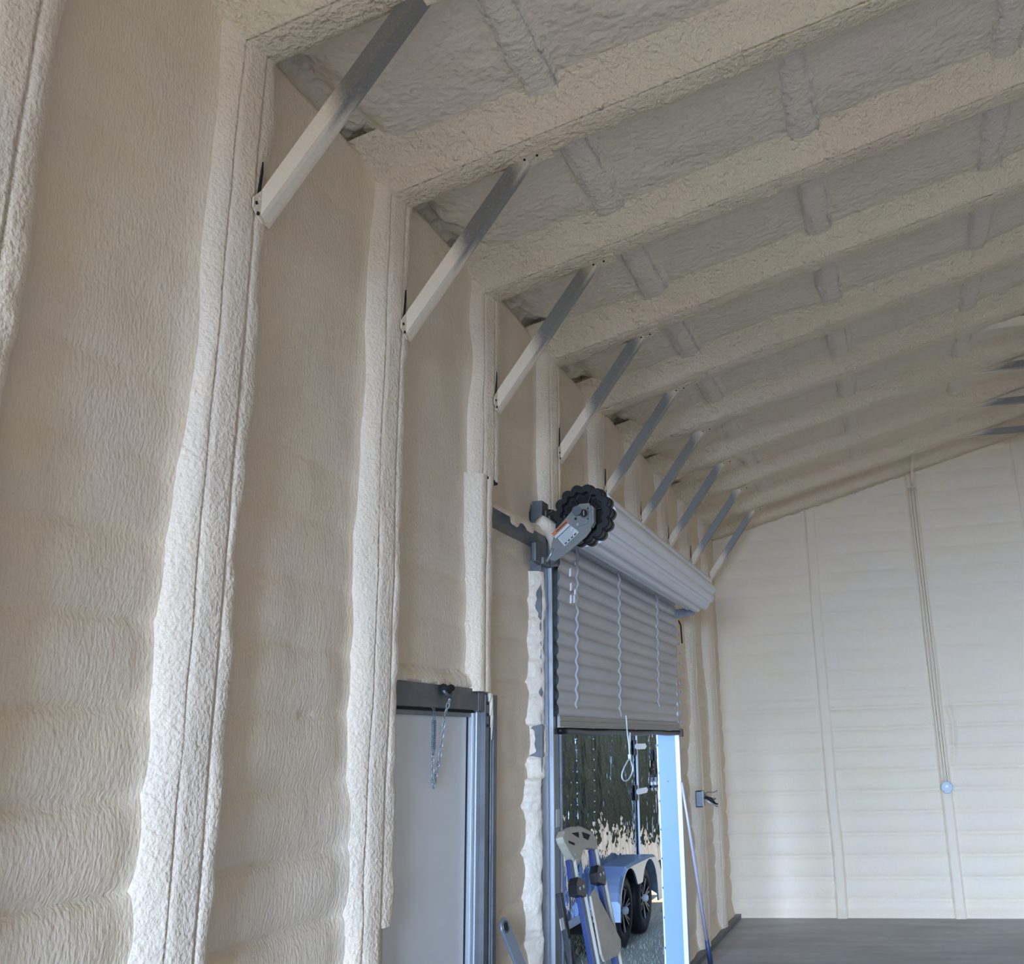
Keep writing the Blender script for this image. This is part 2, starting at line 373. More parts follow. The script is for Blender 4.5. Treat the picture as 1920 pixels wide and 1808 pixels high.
# ------------------------------------------------------------------ knee braces
def spray_mat(name, c0, c1):
    m = mat(name, (.25, .25, .25), .42, .4); n = m.node_tree; b = n.nodes['Principled BSDF']
    at = n.nodes.new('ShaderNodeAttribute'); at.attribute_name = 'overspray'
    tx = n.nodes.new('ShaderNodeTexNoise'); tx.inputs['Scale'].default_value = 90; tc = n.nodes.new('ShaderNodeTexCoord'); n.links.new(tc.outputs['Object'], tx.inputs[0])
    ad = n.nodes.new('ShaderNodeMath'); ad.operation = 'ADD'; mu = n.nodes.new('ShaderNodeMath'); mu.operation = 'MULTIPLY_ADD'; mu.inputs[1].default_value = .5; mu.inputs[2].default_value = -.25
    n.links.new(tx.outputs[0], mu.inputs[0]); n.links.new(at.outputs['Fac'], ad.inputs[0]); n.links.new(mu.outputs[0], ad.inputs[1]); ad.use_clamp = True
    cm = n.nodes.new('ShaderNodeMix'); cm.data_type = 'RGBA'; n.links.new(ad.outputs[0], cm.inputs[0])
    cm.inputs[6].default_value = (*c0, 1); cm.inputs[7].default_value = (*c1, 1); n.links.new(cm.outputs[2], b.inputs['Base Color'])
    mm = n.nodes.new('ShaderNodeMath'); mm.operation = 'MULTIPLY_ADD'; mm.inputs[1].default_value = -.4; mm.inputs[2].default_value = .4
    n.links.new(ad.outputs[0], mm.inputs[0]); n.links.new(mm.outputs[0], b.inputs['Metallic'])
    return m
brace_m = spray_mat('oversprayed_steel', (.235, .225, .205), (.83, .69, .52))
def bar(name, p, q, ref, prof, parent, lo, hi, soft=.12, N=40):
    """hollow C section swept from p to q with the foam overspray amount stored along it"""
    p, q = Vector(p), Vector(q); d = (q-p); L = d.length; d.normalize(); r = Vector(ref); a = d.cross(r).normalized(); b = a.cross(d)
    V = []; F = []; n = len(prof); att = []
    for k in range(N+1):
        t = k/N
        for j, (u, v) in enumerate(prof):
            V.append(p+d*(L*t)+a*u+b*v)
            w_ = .05*math.sin(j*2.1)
            att.append(max(0, min(1, max((lo+w_-t)/soft+.5, (t-hi-w_)/soft+.5))))
    for k in range(N):
        for j in range(n): F.append((k*n+j, k*n+(j+1) % n, (k+1)*n+(j+1) % n, (k+1)*n+j))
    F.append(tuple(reversed(range(n)))); F.append(tuple(N*n+j for j in range(n)))
    o = raw(name, V, F, brace_m, parent)
    A = o.data.attributes.new('overspray', 'FLOAT', 'POINT'); A.data.foreach_set('value', att)
    return o
# box channel section: a = across (+y), b = normal toward the room corner
CH = [(-.037, -.033), (-.018, -.036), (.018, -.036), (.037, -.033), (.038, .030), (.032, .033), (.030, -.022), (-.030, -.022), (-.032, .033), (-.038, .030)]
ordn = ['nearest and largest knee brace, its grey upper end cut off by the photo top',
        'second knee brace from the camera, grey steel with cream overspray at its foot',
        'third knee brace from the camera, above the cut post end by the man door',
        'fourth knee brace from the camera, just above the black wheel of the roll-up door',
        'fifth knee brace from the camera, its foot at the near end of the door coil',
        'sixth knee brace from the camera, bare grey steel above the door coil',
        'seventh knee brace from the camera, third from the back wall, bare grey middle',
        'eighth knee brace from the camera, next to last, thin dark line along its underside',
        'last and smallest knee brace, beside the corner with the back wall']
spr = [(.46, 1.3), (.44, .90), (.40, .90), (.36, .92), (.16, .88), (.14, .86), (.18, .88), (.18, .86), (.32, .86)]
for i in range(9):
    yc = Y0+S*i+.035
    P0 = Vector((.015, yc, 3.79)); P1 = Vector((.62, yc, 4.62)); d = (P1-P0).normalized(); nrm = Vector((-d.z, 0, d.x))
    e = empty('knee_brace', (0, yc, 3.79), ordn[i], 'brace', 'knee braces between the wall posts and the rafters')
    A0 = P0+nrm*.036-d*.02; A1 = P1+nrm*.036+d*.03
    # mitre-like foot tab
    o = bar('channel', A0, A1, nrm, CH, None, spr[i][0], spr[i][1])
    tb = MB(); tb.prism([(.006, yc-.085, 3.80), (.006, yc-.02, 3.765), (.006, yc+.04, 3.80), (.006, yc+.04, 3.90), (.006, yc-.03, 3.90), (.006, yc-.085, 3.84)], (.006, 0, 0))
    t1 = tb.build('foot_plate', foam_post, None, bevel=.002)
    zt = float(rafz(.66)); tb = MB(); tb.prism([(.58, yc-.08, zt-.028), (.72, yc-.08, zt+.009), (.72, yc+.02, zt+.009), (.58, yc+.02, zt-.028)], (0, 0, -.006))
    t2 = tb.build('head_plate', foam_rafter, None)
    bs = []
    for (yy, zz) in ((yc-.07, 3.825), (yc-.055, 3.79)):
        bs.append(MB().disc((.010, yy, zz), (1, 0, 0), .007, .006, 8).build('screw', void, None))
    for (xx, yy) in ((.60, yc-.07), (.66, yc-.065)):
        bs.append(MB().disc((xx, yy, float(rafz(xx))-.028+.0), (0, 0, -1), .006, .006, 8).build('screw', void, None))
    under(e, o, t1, t2, *bs)
# foam cracks (dark slits) above the knee brace feet
for i in range(0, 8):
    yy = PY(i)+.085
    MB().prism([(.0, yy-.062, 3.87), (.0, yy-.048, 3.88), (.0, yy-.042, 3.97), (.0, yy-.046, 4.01), (.0, yy-.054, 3.94)], (.006, 0, 0)).build('open_seam', void, wl)

# collar ties under the ridge
tl = ['collar tie nearest the camera at the right edge of the photo, mostly foam covered',
      'second collar tie at the right edge, its bare steel a dark bar',
      'third collar tie at the right edge, next to last before the back wall',
      'last collar tie at the right edge, nearest the back wall']
for k, i in enumerate((5, 6, 7, 8)):
    yc = Y0+S*i+.03; z = 5.30
    e = empty('collar_tie', (3.1, yc, z), tl[k], 'brace', 'collar ties under the roof ridge')
    o = bar('channel', (3.02, yc, z), (6.12, yc, z), (0, 0, 1), CH, None, (.45, .07, .07, .07)[k], .94, .06)
    sc = [MB().disc((xx, yc-.048, z+.01), (0, -1, 0), .008, .006, 8).build('screw', void, None) for xx in (3.10, 3.16)]
    under(e, o, *sc)

# ------------------------------------------------------------------ door_1: man door
d1 = sempty('door_1')
MB().box((-.12, 4.16, 2.145), (-.045, 5.30, 2.25)).build('header', steel_dk, d1, bevel=.003)
MB().box((-.115, 4.2, 2.112), (-.078, 5.285, 2.142)).build('head_rail', steel, d1, bevel=.003)
MB().box((-.12, 4.2, 2.132), (-.068, 5.30, 2.147)).build('head_gap', void, d1)
leaf = MB().box((-.128, 4.20, .02), (-.098, 5.262, 2.118)).build('door_leaf', door_grey, d1, bevel=.003)
for (ya, yb, xa, xb, m_, nm) in ((4.155, 4.195, -.12, -.05, steel_dk, 'side_jamb'), (5.262, 5.276, -.128, -.095, void, 'gap'), (5.276, 5.302, -.12, -.072, steel_lt, 'edge_rail'), (5.302, 5.312, -.12, -.10, void, 'gap'),
                          (5.312, 5.362, -.12, -.062, steel_lt, 'side_jamb'), (5.362, 5.415, -.12, -.035, steel_dk, 'side_jamb'), (5.415, 5.445, -.12, -.080, steel_dk, 'gap'), (5.445, 5.463, -.12, -.035, steel, 'edge_rail'), (5.463, 5.515, -.12, -.028, steel_dk, 'side_jamb')):
    MB().box((xa, ya, 0), (xb, yb, 2.14 if yb < 5.37 else 2.225)).build(nm, m_, d1, bevel=.002)
MB().box((-.12, 5.28, 2.14), (-.04, 5.46, 2.235)).build('header', steel_dk, d1)
for k in range(3):
    MB().disc((-.034, 5.388, 2.18-.055*k), (1, 0, 0), .008, .003, 8).build('screw_hole', void, d1)
# drips of foam over the corner of the frame
dr = MB()
for (yy, za, zb_, r) in ((5.43, 2.23, 2.06, .010), (5.42, 2.23, 2.12, .013), (5.44, 2.23, 2.00, .007), (5.40, 2.235, 2.19, .012)):
    dr.tube([(-.03, yy, za), (-.028, yy+.004, (za+zb_)/2), (-.03, yy-.003, zb_)], [r, r*.8, r*.4], 7)
dr.build('foam_drip', foam_edge, wl, smooth=True)
sweep('foam_lip', np.arange(4.22, 5.50, .012), [(.03, -.11), (-.004, -.10), (-.012, -.08), (-.014, -.055), (-.004, -.035), (.02, -.028), (.06, -.04), (.10, -.07)],
      lambda T, A, B, K: (B-.028+.006*vn(T*18, K*4, 0, 96), T, 2.243+A+(1-K)*(.014*vn(T*11, 0, 0, 97)+.008*vn(T*33, 0, 0, 98))), foam_edge, wl)

# storm chain hanging on the man door
e = empty('door_chain', (-.04, 4.84, 2.20), 'small door chain with a double spring hanging in a loop on the grey man door', 'chain')
ps = []
ps.append(MB().tube([(-.03+.0, 4.80, 2.226), (-.02, 4.82, 2.205), (-.012, 4.845, 2.195), (-.018, 4.87, 2.205), (-.03, 4.885, 2.228)], .010, 8).build('eye_bracket', steel_dk, None, smooth=True))
ps.append(MB().tube([(-.03, 4.80, 2.238), (-.03, 4.845, 2.228), (-.03, 4.90, 2.238)], .018, 8).build('hook_plate', void, None, smooth=True))
def links(mb, pts, L=.030, r=.0032, wdt=.008):
    P = [Vector(p) for p in pts]; seglen = [(P[k+1]-P[k]).length for k in range(len(P)-1)]; tot = sum(seglen); n = int(tot/(L*.72)); 
    for k in range(n):
        s_ = (k+.5)/n*tot; j = 0
        while j < len(seglen)-1 and s_ > seglen[j]: s_ -= seglen[j]; j += 1
        c = P[j].lerp(P[j+1], min(1, s_/seglen[j])); d = (P[j+1]-P[j]).normalized()
        a = Vector((1, 0, 0)) if k % 2 else Vector((0, 1, 0)); a = (a-d*a.dot(d)).normalized()
        mb.tube([c+d*(L/2*math.cos(t))+a*(wdt*math.sin(t)) for t in [2*math.pi*q/8 for q in range(8)]], r, 5, closed=True)
cm = MB(); links(cm, [(-.012, 4.845, 2.19), (-.045, 4.865, 2.12)]); links(cm, [(-.05, 4.868, 2.10), (-.06, 4.85, 1.93), (-.065, 4.815, 1.83), (-.065, 4.795, 1.80), (-.062, 4.775, 1.84), (-.058, 4.76, 1.94)])
ps.append(cm.build('chain_links', mat('chain_zinc', (.42, .44, .47), .35, .5), None, smooth=True))
sp = MB()
for yy in (4.742, 4.760):
    sp.tube([(-.05+.006*math.cos(t), yy+.006*math.sin(t), 2.09-.13*t/(2*math.pi*16)) for t in [2*math.pi*q/8 for q in range(8*16+1)]], .0026, 4)
    sp.tube([(-.05, yy, 2.145), (-.05, yy, 1.935)], .0022, 5)
ps.append(sp.build('spring', mat('spring_zinc', (.28, .34, .40), .35, .5), None, smooth=True))
ps.append(MB().tube([(-.085, 4.725, 2.155), (-.055, 4.735, 2.15), (-.05, 4.75, 2.135)], .008, 6).build('anchor', steel_dk, None, smooth=True))
ps.append(MB().tube([(-.05+.0, 4.868+.014*math.sin(t), 2.10+.014*math.cos(t)) for t in [q*.6 for q in range(9)]], .003, 6).build('hook', steel_lt, None, smooth=True))
under(e, *ps)

# ------------------------------------------------------------------ door_2: roll-up door
d2 = sempty('door_2')
for (ya, yb, xa, xb, m_, nm) in ((6.235, 6.362, -.13, -.020, steel, 'jamb_flange'), (6.362, 6.378, -.13, -.050, void, 'gap'), (6.378, 6.395, -.13, .004, steel_lt, 'edge_rail'), (6.395, 6.50, -.13, .0, steel, 'guide_channel'),
                                 (6.50, 6.512, -.05, -.01, void, 'gap'), (6.512, 6.535, -.16, .012, steel, 'edge_rail')):
    MB().box((xa, ya, 0), (xb, yb, 3.06)).build(nm, m_, d2, bevel=.002)
for (ya, yb, xa, xb, m_, nm) in ((10.16, 10.185, -.02, .02, white_metal, 'edge_rail'), (10.19, 10.25, -.016, -.004, void, 'gap'), (10.25, 10.27, -.12, .01, steel_lt, 'edge_rail'), (10.27, 10.35, -.13, -.005, steel_dk, 'jamb_flange')):
    MB().box((xa, ya, 0), (xb, yb, 3.12)).build(nm, m_, d2, bevel=.002)
MB().box((-.19, 10.186, -.05), (-.020, 10.20, 3.1)).build('reveal_trim', mat('pale_blue_trim', (.22, .335, .50), .4, spec=.3), d2)
MB().box((-.205, 10.2, -.05), (-.185, 10.26, 3.1)).build('edge_rail', white_metal, d2)
MB().disc((-.105, 10.186, 1.62), (0, -1, 0), .008, .003, 8).build('rivet', steel_dk, d2)
MB().box((-.16, 6.3, 3.05), (-.03, 10.3, 3.45)).build('header', steel_dk, d2)
CZ = 2.03
def cur_x(z):
    t = ((z-CZ-.02)/.0905) % 1.0
    return .010+.030*np.clip((z-2.0)/1.35, 0, 1) + .011*np.where(t < .62, np.sin(np.pi*t/.62)**.35, 0) - .004*np.exp(-((t-.8)/.08)**2)
cz = np.arange(CZ+.10, 3.34, .0065); cyv = np.linspace(6.43, 10.17, 40)
cur = heightgrid('curtain', cyv, cz, lambda y, z: (cur_x(z)+.004*vn(y*2, z*2, 0, 81), y, z), None, None, curtain_m, d2)
bb = MB(); bb.box((.004, 6.46, CZ+.035), (.022, 10.19, CZ+.105)); bb.box((.022, 6.46, CZ+.035), (.045, 10.19, CZ+.042)); bb.box((.022, 6.46, CZ+.075), (.030, 10.19, CZ+.082))
bb.build('bottom_bar', mat('tan_bar', (.36, .34, .31), .45, .4), d2, bevel=.002)
sl = MB(); sl.tube([(.012, y, CZ+.015+.004*math.sin(y*5)) for y in np.linspace(6.48, 10.22, 30)], .022, 8); sl.build('bottom_seal', black, d2, smooth=True)
MB().box((.0, 10.17, CZ-.02), (.05, 10.23, CZ+.05)).build('end_stop', mat('rusty_stop', (.16, .10, .09), .7), d2, bevel=.004)
for (yc, zt, zb_) in ((6.825, 3.26, 2.185), (7.958, 3.27, 2.155), (9.311, 3.25, 2.255)):
    zs = np.arange(zb_, zt, .0065); V = []; F = []
    pr_ = [(-.017, .0), (-.016, .007), (-.008, .010), (.008, .010), (.016, .007), (.017, .0)]
    for z in zs:
        zz = np.array([z-.01, z, z+.01]); xx = float(cur_x(zz).mean()); wob = .006*math.sin(z*14+yc)
        for (a_, b_) in pr_: V.append((xx+b_*1.3, yc+a_+wob*.3, z))
    n = len(pr_)
    for k in range(len(zs)-1):
        for j in range(n-1): F.append((k*n+j, k*n+j+1, (k+1)*n+j+1, (k+1)*n+j))
    F.append(tuple(range(n)))
    raw('wear_strip', V, F, mat('strip_felt', (.46, .45, .45), .6) if 'strip_felt' not in bpy.data.materials else bpy.data.materials['strip_felt'], d2, True)
for (y, z) in ((6.79, 3.12), (6.80, 2.93), (9.28, 2.94), (9.285, 2.71)):
    MB().disc((float(cur_x(np.array(z)))+.004, y, z), (1, 0, 0), .016, .006, 10).build('clip', white_metal, d2, smooth=True)
tabs = MB()
for k, z in enumerate(np.arange(2.12, 3.15, .0905)):
    tabs.box((.04+.02*k/12, 10.145, z), (.052+.02*k/12, 10.165, z+.028))
tabs.build('edge_clips', steel, d2, kind='stuff')
for (y, z) in ((6.54, 3.02), (6.55, 2.93), (6.545, 2.85), (6.62, 2.86), (6.64, 2.90)):
    MB().prism([(.075, y-.015, z-.03), (.075, y+.02, z-.02), (.075, y+.012, z+.03), (.075, y-.01, z+.02)], (.008, .004, .003)).build('torn_flap', drum_m, d2)
# coiled curtain on its drum
DX, DZ, DR = .25, 3.33, .178
V = []; F = []; ys = [6.34]+list(np.linspace(6.36, 10.12, 12)); n = 132
for y in ys:
    for k in range(n):
        a = 2*math.pi*k/n; t = (k/n*11) % 1.0; r = DR-.004+.013*(np.sin(np.pi*t/.7)**.4 if t < .7 else -.25)
        r += .010*(k/n)
        V.append((DX+r*math.cos(a+2.2), y, DZ+r*math.sin(a+2.2)))
for j in range(len(ys)-1):
    for k in range(n): F.append((j*n+k, (j+1)*n+k, (j+1)*n+(k+1) % n, j*n+(k+1) % n))
F.append(tuple(range(n))); F.append(tuple((len(ys)-1)*n+k for k in reversed(range(n))))
raw('coiled_curtain', V, F, drum_m, d2)
# scalloped black end wheel
def wheel(y, th, R, ri, name, m_, sc=14, amp=.011):
    V = []; F = []; n = sc*10
    for (yy, off) in ((y, -.006), (y+.008, 0), (y+th, 0)):
        for k in range(n):
            a = 2*math.pi*k/n; r = R+off+amp*(abs(math.cos(a*sc/2))**.8*2-1); V.append((DX+r*math.cos(a), yy, DZ+r*math.sin(a)))
    for yy in (y, y+th):
        for k in range(n):
            a = 2*math.pi*k/n; r = ri+.008*math.cos(a*sc); V.append((DX+r*math.cos(a), yy, DZ+r*math.sin(a)))
    ring = lambda q, k: q*n+k % n
    for k in range(n):
        for (a_, b_) in ((3, 0), (0, 1), (1, 2), (2, 4), (4, 3)):
            F.append((ring(a_, k), ring(b_, k), ring(b_, k+1), ring(a_, k+1)))
    return raw(name, V, F, m_, d2)
wheel(6.235, .05, .178, .135, 'wheel_rim', black)
wheel(6.295, .045, .186, .12, 'wheel_rim', black)
wb = MB(); wb.tube([(DX, 6.30, DZ), (DX, 6.335, DZ)], .165, 40); wb.build('wheel_web', void, d2)
for k in range(7):
    a = k*2*math.pi/7+.3
    MB().beam((DX+.05*math.cos(a), 6.285, DZ+.05*math.sin(a)), (DX+.14*math.cos(a), 6.285, DZ+.14*math.sin(a)), .012, .03, (0, 1, 0)).build('spoke', black, d2, bevel=.003)
MB().tube([(DX, 6.12, DZ-.005), (DX, 6.33, DZ-.005)], .03, 16).build('axle', steel_dk, d2)
wheel(10.13, .03, .165, .05, 'wheel_rim', steel_dk, 11, .006)
# support bracket with stickers, plane facing the camera end
by = 6.145
BR = [(.062, 3.045), (.080, 3.14), (.108, 3.225), (.225, 3.345), (.262, 3.372), (.325, 3.372), (.333, 3.345), (.333, 3.205), (.30, 3.165), (.16, 3.06), (.10, 3.03)]
MB().prism([(x, by, z) for x, z in BR], (0, .012, 0)).build('drum_bracket', steel_paint, d2, bevel=.002)
MB().prism([(.18, by-.006, 3.262), (.225, by-.006, 3.325), (.262, by-.006, 3.352), (.318, by-.006, 3.352), (.318, by-.006, 3.245), (.27, by-.006, 3.235), (.235, by-.006, 3.215)], (0, .008, 0)).build('bracket_cover', steel_paint, d2, bevel=.002)
MB().prism([(.333, by, 3.36), (.352, by, 3.345), (.352, by, 3.25), (.333, by, 3.22)], (0, .05, 0)).build('bracket_flange', steel_paint, d2, bevel=.003)
MB().disc((.293, by-.004, 3.308), (0, -1, 0), .030, .006, 20).build('bearing_ring', steel_dk, d2)
MB().disc((.293, by-.010, 3.308), (0, -1, 0), .023, .006, 20).build('bearing_bore', void, d2)
MB().box((.290, by-.018, 3.293), (.296, by-.014, 3.323)).build('key_slot', steel_lt, d2)
for (x, z, r) in ((.317, 3.337, .005), (.316, 3.272, .005), (.262, 3.30, .005), (.239, 3.279, .008)):
    MB().disc((x, by-.008, z), (0, -1, 0), r, .003, 8).build('bolt_hole', void, d2)
MB().disc((.252, by-.005, 3.242), (0, -1, 0), .010, .010, 6).build('bolt', steel_lt, d2)
U = Vector((.60, 0, .50)).normalized(); N_ = Vector((-U.z, 0, U.x))
def sticker(o, a0, a1, b0, b1, m_, nm, lift=.0025):
    q = [o+U*a0+N_*b0, o+U*a1+N_*b0, o+U*a1+N_*b1, o+U*a0+N_*b1]; q = [(v.x, by-lift, v.z) for v in q]
    return MB().prism(q, (0, .0015, 0)).build(nm, m_, d2)
o_ = Vector((.118, 0, 3.125)); 
orange = mat('orange_print', (.62, .17, .06), .5); ink = mat('dark_print', (.03, .03, .03), .6); paper = mat('label_paper', (.62, .64, .62), .6)
sticker(o_, .02, .155, .058, .080, orange, 'warning_strip'); sticker(o_, .05, .135, .0655, .072, ink, 'warning_print', .004)
sticker(o_, .02, .155, .038, .056, paper, 'label'); sticker(o_, .02, .155, .034, .038, mat('blue_print', (.05, .12, .18), .5), 'label_band', .003)
sticker(o_, .03, .15, -.035, .032, paper, 'label')
for k in range(7):
    sticker(o_, .036, .14-.012*(k % 3), .026-.008*k-.0025, .026-.008*k, mat('grey_print', (.28, .29, .30), .6) if 'grey_print' not in bpy.data.materials else bpy.data.materials['grey_print'], 'label_print', .004)
for k in range(4): sticker(o_, .040+.026*k, .056+.026*k, -.032, -.025, ink, 'label_print', .004)
# wall plates carrying the bracket
MB().box((-.01, 6.20, 3.03), (.012, 6.40, 3.07)).build('mounting_plate', steel_paint, d2, bevel=.002)
MB().prism([(.004, 6.245, 3.275), (.004, 6.40, 3.285), (.004, 6.40, 3.41), (.004, 6.33, 3.375), (.004, 6.25, 3.37)], (.010, 0, 0)).build('mounting_plate', steel_dk, d2, bevel=.002)
MB().disc((.013, 6.31, 3.335), (1, 0, 0), .014, .006, 10).build('bolt', steel_lt, d2)
MB().box((-.03, 6.34, 3.03), (.06, 6.36, 3.26)).build('mounting_plate', steel_dk, d2, bevel=.002)
MB().tube([(.05, 6.14, 3.03), (.075, 6.14, 3.07), (.09, 6.14, 3.11)], .008, 8).build('pin', steel_lt, d2, smooth=True)
gp = MB(); gp.box((-.04, 6.10, 3.03), (-.004, 6.34, 3.175)); gp.build('bare_patch', steel_dk, wl, bevel=.01)
blob = MB(); blob.tube([(-.02, 6.22, 3.31), (.02, 6.29, 3.27), (.03, 6.33, 3.20), (.03, 6.345, 3.12), (.02, 6.36, 3.08)], [.035, .05, .035, .022, .012], 10)
blob.build('foam_blob', foam_post, wl, smooth=True)
# far support of the drum
MB().prism([(.0, 10.165, 3.185), (.20, 10.165, 3.185), (.24, 10.165, 3.30), (.20, 10.165, 3.14), (.0, 10.165, 3.10)][0:2]+[(.27, 10.165, 3.33), (.22, 10.165, 3.12), (.0, 10.165, 3.10)], (0, .012, 0)).build('drum_bracket', steel_dk, d2)
MB().tube([(.02, 10.40, 3.10), (.015, 10.52, 3.07), (.01, 10.56, 2.98), (.004, 10.6, 2.9)], .008, 6).build('cable', void, wl, smooth=True)
# ragged bead of overspill foam along the jamb
def bead(T, A, B, K):
    off = 6.262 + .016*vn(T*7, 0, 0, 91)+.012*vn(T*19, 0, 0, 92)+.007*vn(T*45, 0, 0, 93) + np.where(T < 1.78, -.06, 0) + np.where((T > 1.9) & (T < 2.08), .045, 0)
    return B+.014+.008*vn(T*15, K*4, 0, 94), off+A+.03*(1-K)*vn(T*4, 0, 0, 95), T
sweep('foam_bead', np.arange(.3, 2.99, .012), [(-.08, -.13), (-.066, -.085), (-.052, -.062), (-.038, -.046), (-.026, -.035), (-.012, -.027), (.0, -.024), (.010, -.030), (.014, -.045), (.008, -.07), (0, -.12)], bead, foam_edge, wl)
# sticker low on the jamb
MB().box((-.001, 6.43, 1.50), (.002, 6.50, 1.60)).build('label', paper, d2)
# pull rope
e = empty('pull_rope', (.06, 8.05, 2.15), 'thin white pull rope with a loop hanging from the roll-up door bottom bar', 'rope')
rp = MB(); rp.tube([(.06, 7.98, 2.16), (.05, 8.04, 2.06), (.045, 8.07, 2.03), (.05, 8.09, 1.95), (.05, 8.10, 1.86)], .006, 6)
rp.tube([(.055, 8.11, 2.04), (.05, 8.12, 1.98), (.05, 8.10, 1.87)], .006, 6)
lp = [(.05, 8.10, 1.865), (.05, 7.98, 1.82), (.05, 7.85, 1.77), (.05, 7.83, 1.73), (.05, 7.90, 1.70), (.05, 8.03, 1.70), (.05, 8.16, 1.745), (.05, 8.20, 1.79), (.05, 8.14, 1.83)]
o1 = rp.build('cord', mat('rope_white', (.78, .82, .84), .7), None, smooth=True)
lpm = MB().tube(lp, .0065, 6, closed=True).build('loop', bpy.data.materials['rope_white'], None, smooth=True)
sub = lpm.modifiers.new('s', 'SUBSURF'); sub.levels = 1; sub.render_levels = 1
kn = MB().tube([(.05, 8.095, 1.885), (.05, 8.10, 1.845)], .013, 8).build('knot', bpy.data.materials['rope_white'], None, smooth=True)
under(e, o1, lpm, kn)

# ------------------------------------------------------------------ junction boxes, conduits
e = empty('octagonal_junction_box', (2.475, 13.40, 1.37), 'octagonal metal junction box with blank cover on the back wall stud', 'electrical box')
oc = [(2.472+.066*math.cos(a)*1.06, 13.425, 1.372+.072*math.sin(a)) for a in [math.pi/8+k*math.pi/4 for k in range(8)]]
b1 = MB().prism(oc, (0, .045, 0)).build('box_body', steel_dk, None)
oc2 = [(x, 13.415, z) for x, y, z in oc]; c0 = Vector((2.472, 13.415, 1.372))
oc2 = [tuple(c0+(Vector(p)-c0)*.93) for p in oc2]
b2 = MB().prism(oc2, (0, .01, 0)).build('cover', mat('zinc_cover', (.44, .47, .50), .55, .2), None, bevel=.002)
sc = [MB().disc((2.472+dx, 13.414, 1.372+dz), (0, -1, 0), .006, .004, 6).build('screw', steel_dk, None) for dx, dz in ((.04, .04), (-.04, -.04))]
kn_ = MB().disc((2.472, 13.414, 1.385), (0, -1, 0), .016, .003, 12).build('knockout', steel, None)
under(e, b1, b2, kn_, *sc)
cnm = mat('foam_coated_conduit', (.84, .69, .50), .6, bump=[(30, .5, .01)])
lab = {2.432: 'leftmost foam-coated conduit running up the stud from the octagonal box', 2.467: 'middle foam-coated conduit running up the stud from the octagonal box', 2.502: 'rightmost foam-coated conduit running up the stud from the octagonal box'}
for xq in lab:
    c = MB(); c.tube([(xq+.003*math.sin(z*3+xq*50), 13.435, z) for z in np.arange(1.42, 4.96, .12)], .013, 8)
    o = c.build('conduit', cnm, None, smooth=True); o['label'] = lab[xq]; o['category'] = 'conduit'; o['group'] = 'conduits on the back wall'
c = MB(); c.tube([(2.47, 13.40, 4.93), (2.475, 13.36, 5.02), (2.50, 13.0, 5.19), (2.53, 12.66, 5.34)], .016, 8)
o = c.build('conduit', cnm, None, smooth=True); o['label'] = 'bare length of conduit crossing from the back wall stud to the roof box'; o['category'] = 'conduit'
e = empty('roof_junction_box', (2.52, 12.56, 5.40), 'small square grey box on a rafter at the top of the back wall conduit', 'electrical box')
q1 = MB().box((2.46, 12.50, 5.33), (2.59, 12.60, 5.40)).build('box_body', cnm, None, bevel=.004)
q2 = MB().box((2.455, 12.49, 5.40), (2.595, 12.50, 5.435)).build('cover', steel_dk, None)
under(e, q1, q2)

e = empty('light_switch_box', (.0, 11.0, 1.42), 'open wall electrical box with loose wires beside the roll-up door', 'electrical box')
x0 = .005
g = MB(); g.box((x0, 10.93, 1.35), (x0+.07, 11.06, 1.36)); g.box((x0, 10.93, 1.49), (x0+.07, 11.06, 1.50)); g.box((x0, 10.93, 1.35), (x0+.07, 10.94, 1.50)); g.box((x0, 11.05, 1.35), (x0+.07, 11.06, 1.50)); g.box((x0, 10.93, 1.35), (x0+.008, 11.06, 1.50))
p1 = g.build('box_body', steel, None, bevel=.002)
p2 = MB().box((x0+.07, 10.93, 1.35), (x0+.075, 11.0, 1.50)).build('cover', mat('cover_white', (.6, .6, .57), .5), None)
rw_ = random.Random(3); ws = []
for k in range(7):
    a = Vector((x0+.04, 10.99+.008*k, 1.43+.01*rw_.uniform(-3, 3))); b = a+Vector((.08+.05*rw_.random(), rw_.uniform(-.02, .06), rw_.uniform(-.06, .06))); c_ = b+Vector((.03, rw_.uniform(0, .06), rw_.uniform(-.06, .02)))
    ws.append(MB().tube([a, (a+b)/2+Vector((0, 0, .02)), b, c_], .008 if k < 4 else .004, 6).build('wire', [void, steel_lt, steel_dk][k % 3], None, smooth=True))
under(e, p1, p2, *ws)

# ------------------------------------------------------------------ long pole leaning beside the door
e = empty('long_pole', (.10, 10.78, 0), 'long thin pale pole with dark blue foot leaning on the wall beside the roll-up door', 'pole')
pa = Vector((.034, 10.12, 1.61)); pb = Vector((.10, 10.78, .0))
m1 = pa.lerp(pb, .87)
o1 = MB().tube([pa, pa.lerp(pb, .4), m1], [.012, .014, .016], 10).build('shaft', mat('lilac_shaft', (.62, .56, .68), .35, .2), None, smooth=True)
o2 = MB().tube([m1, pb], [.020, .024], 10).build('grip', mat('navy_grip', (.03, .05, .12), .5), None, smooth=True)
under(e, o1, o2)

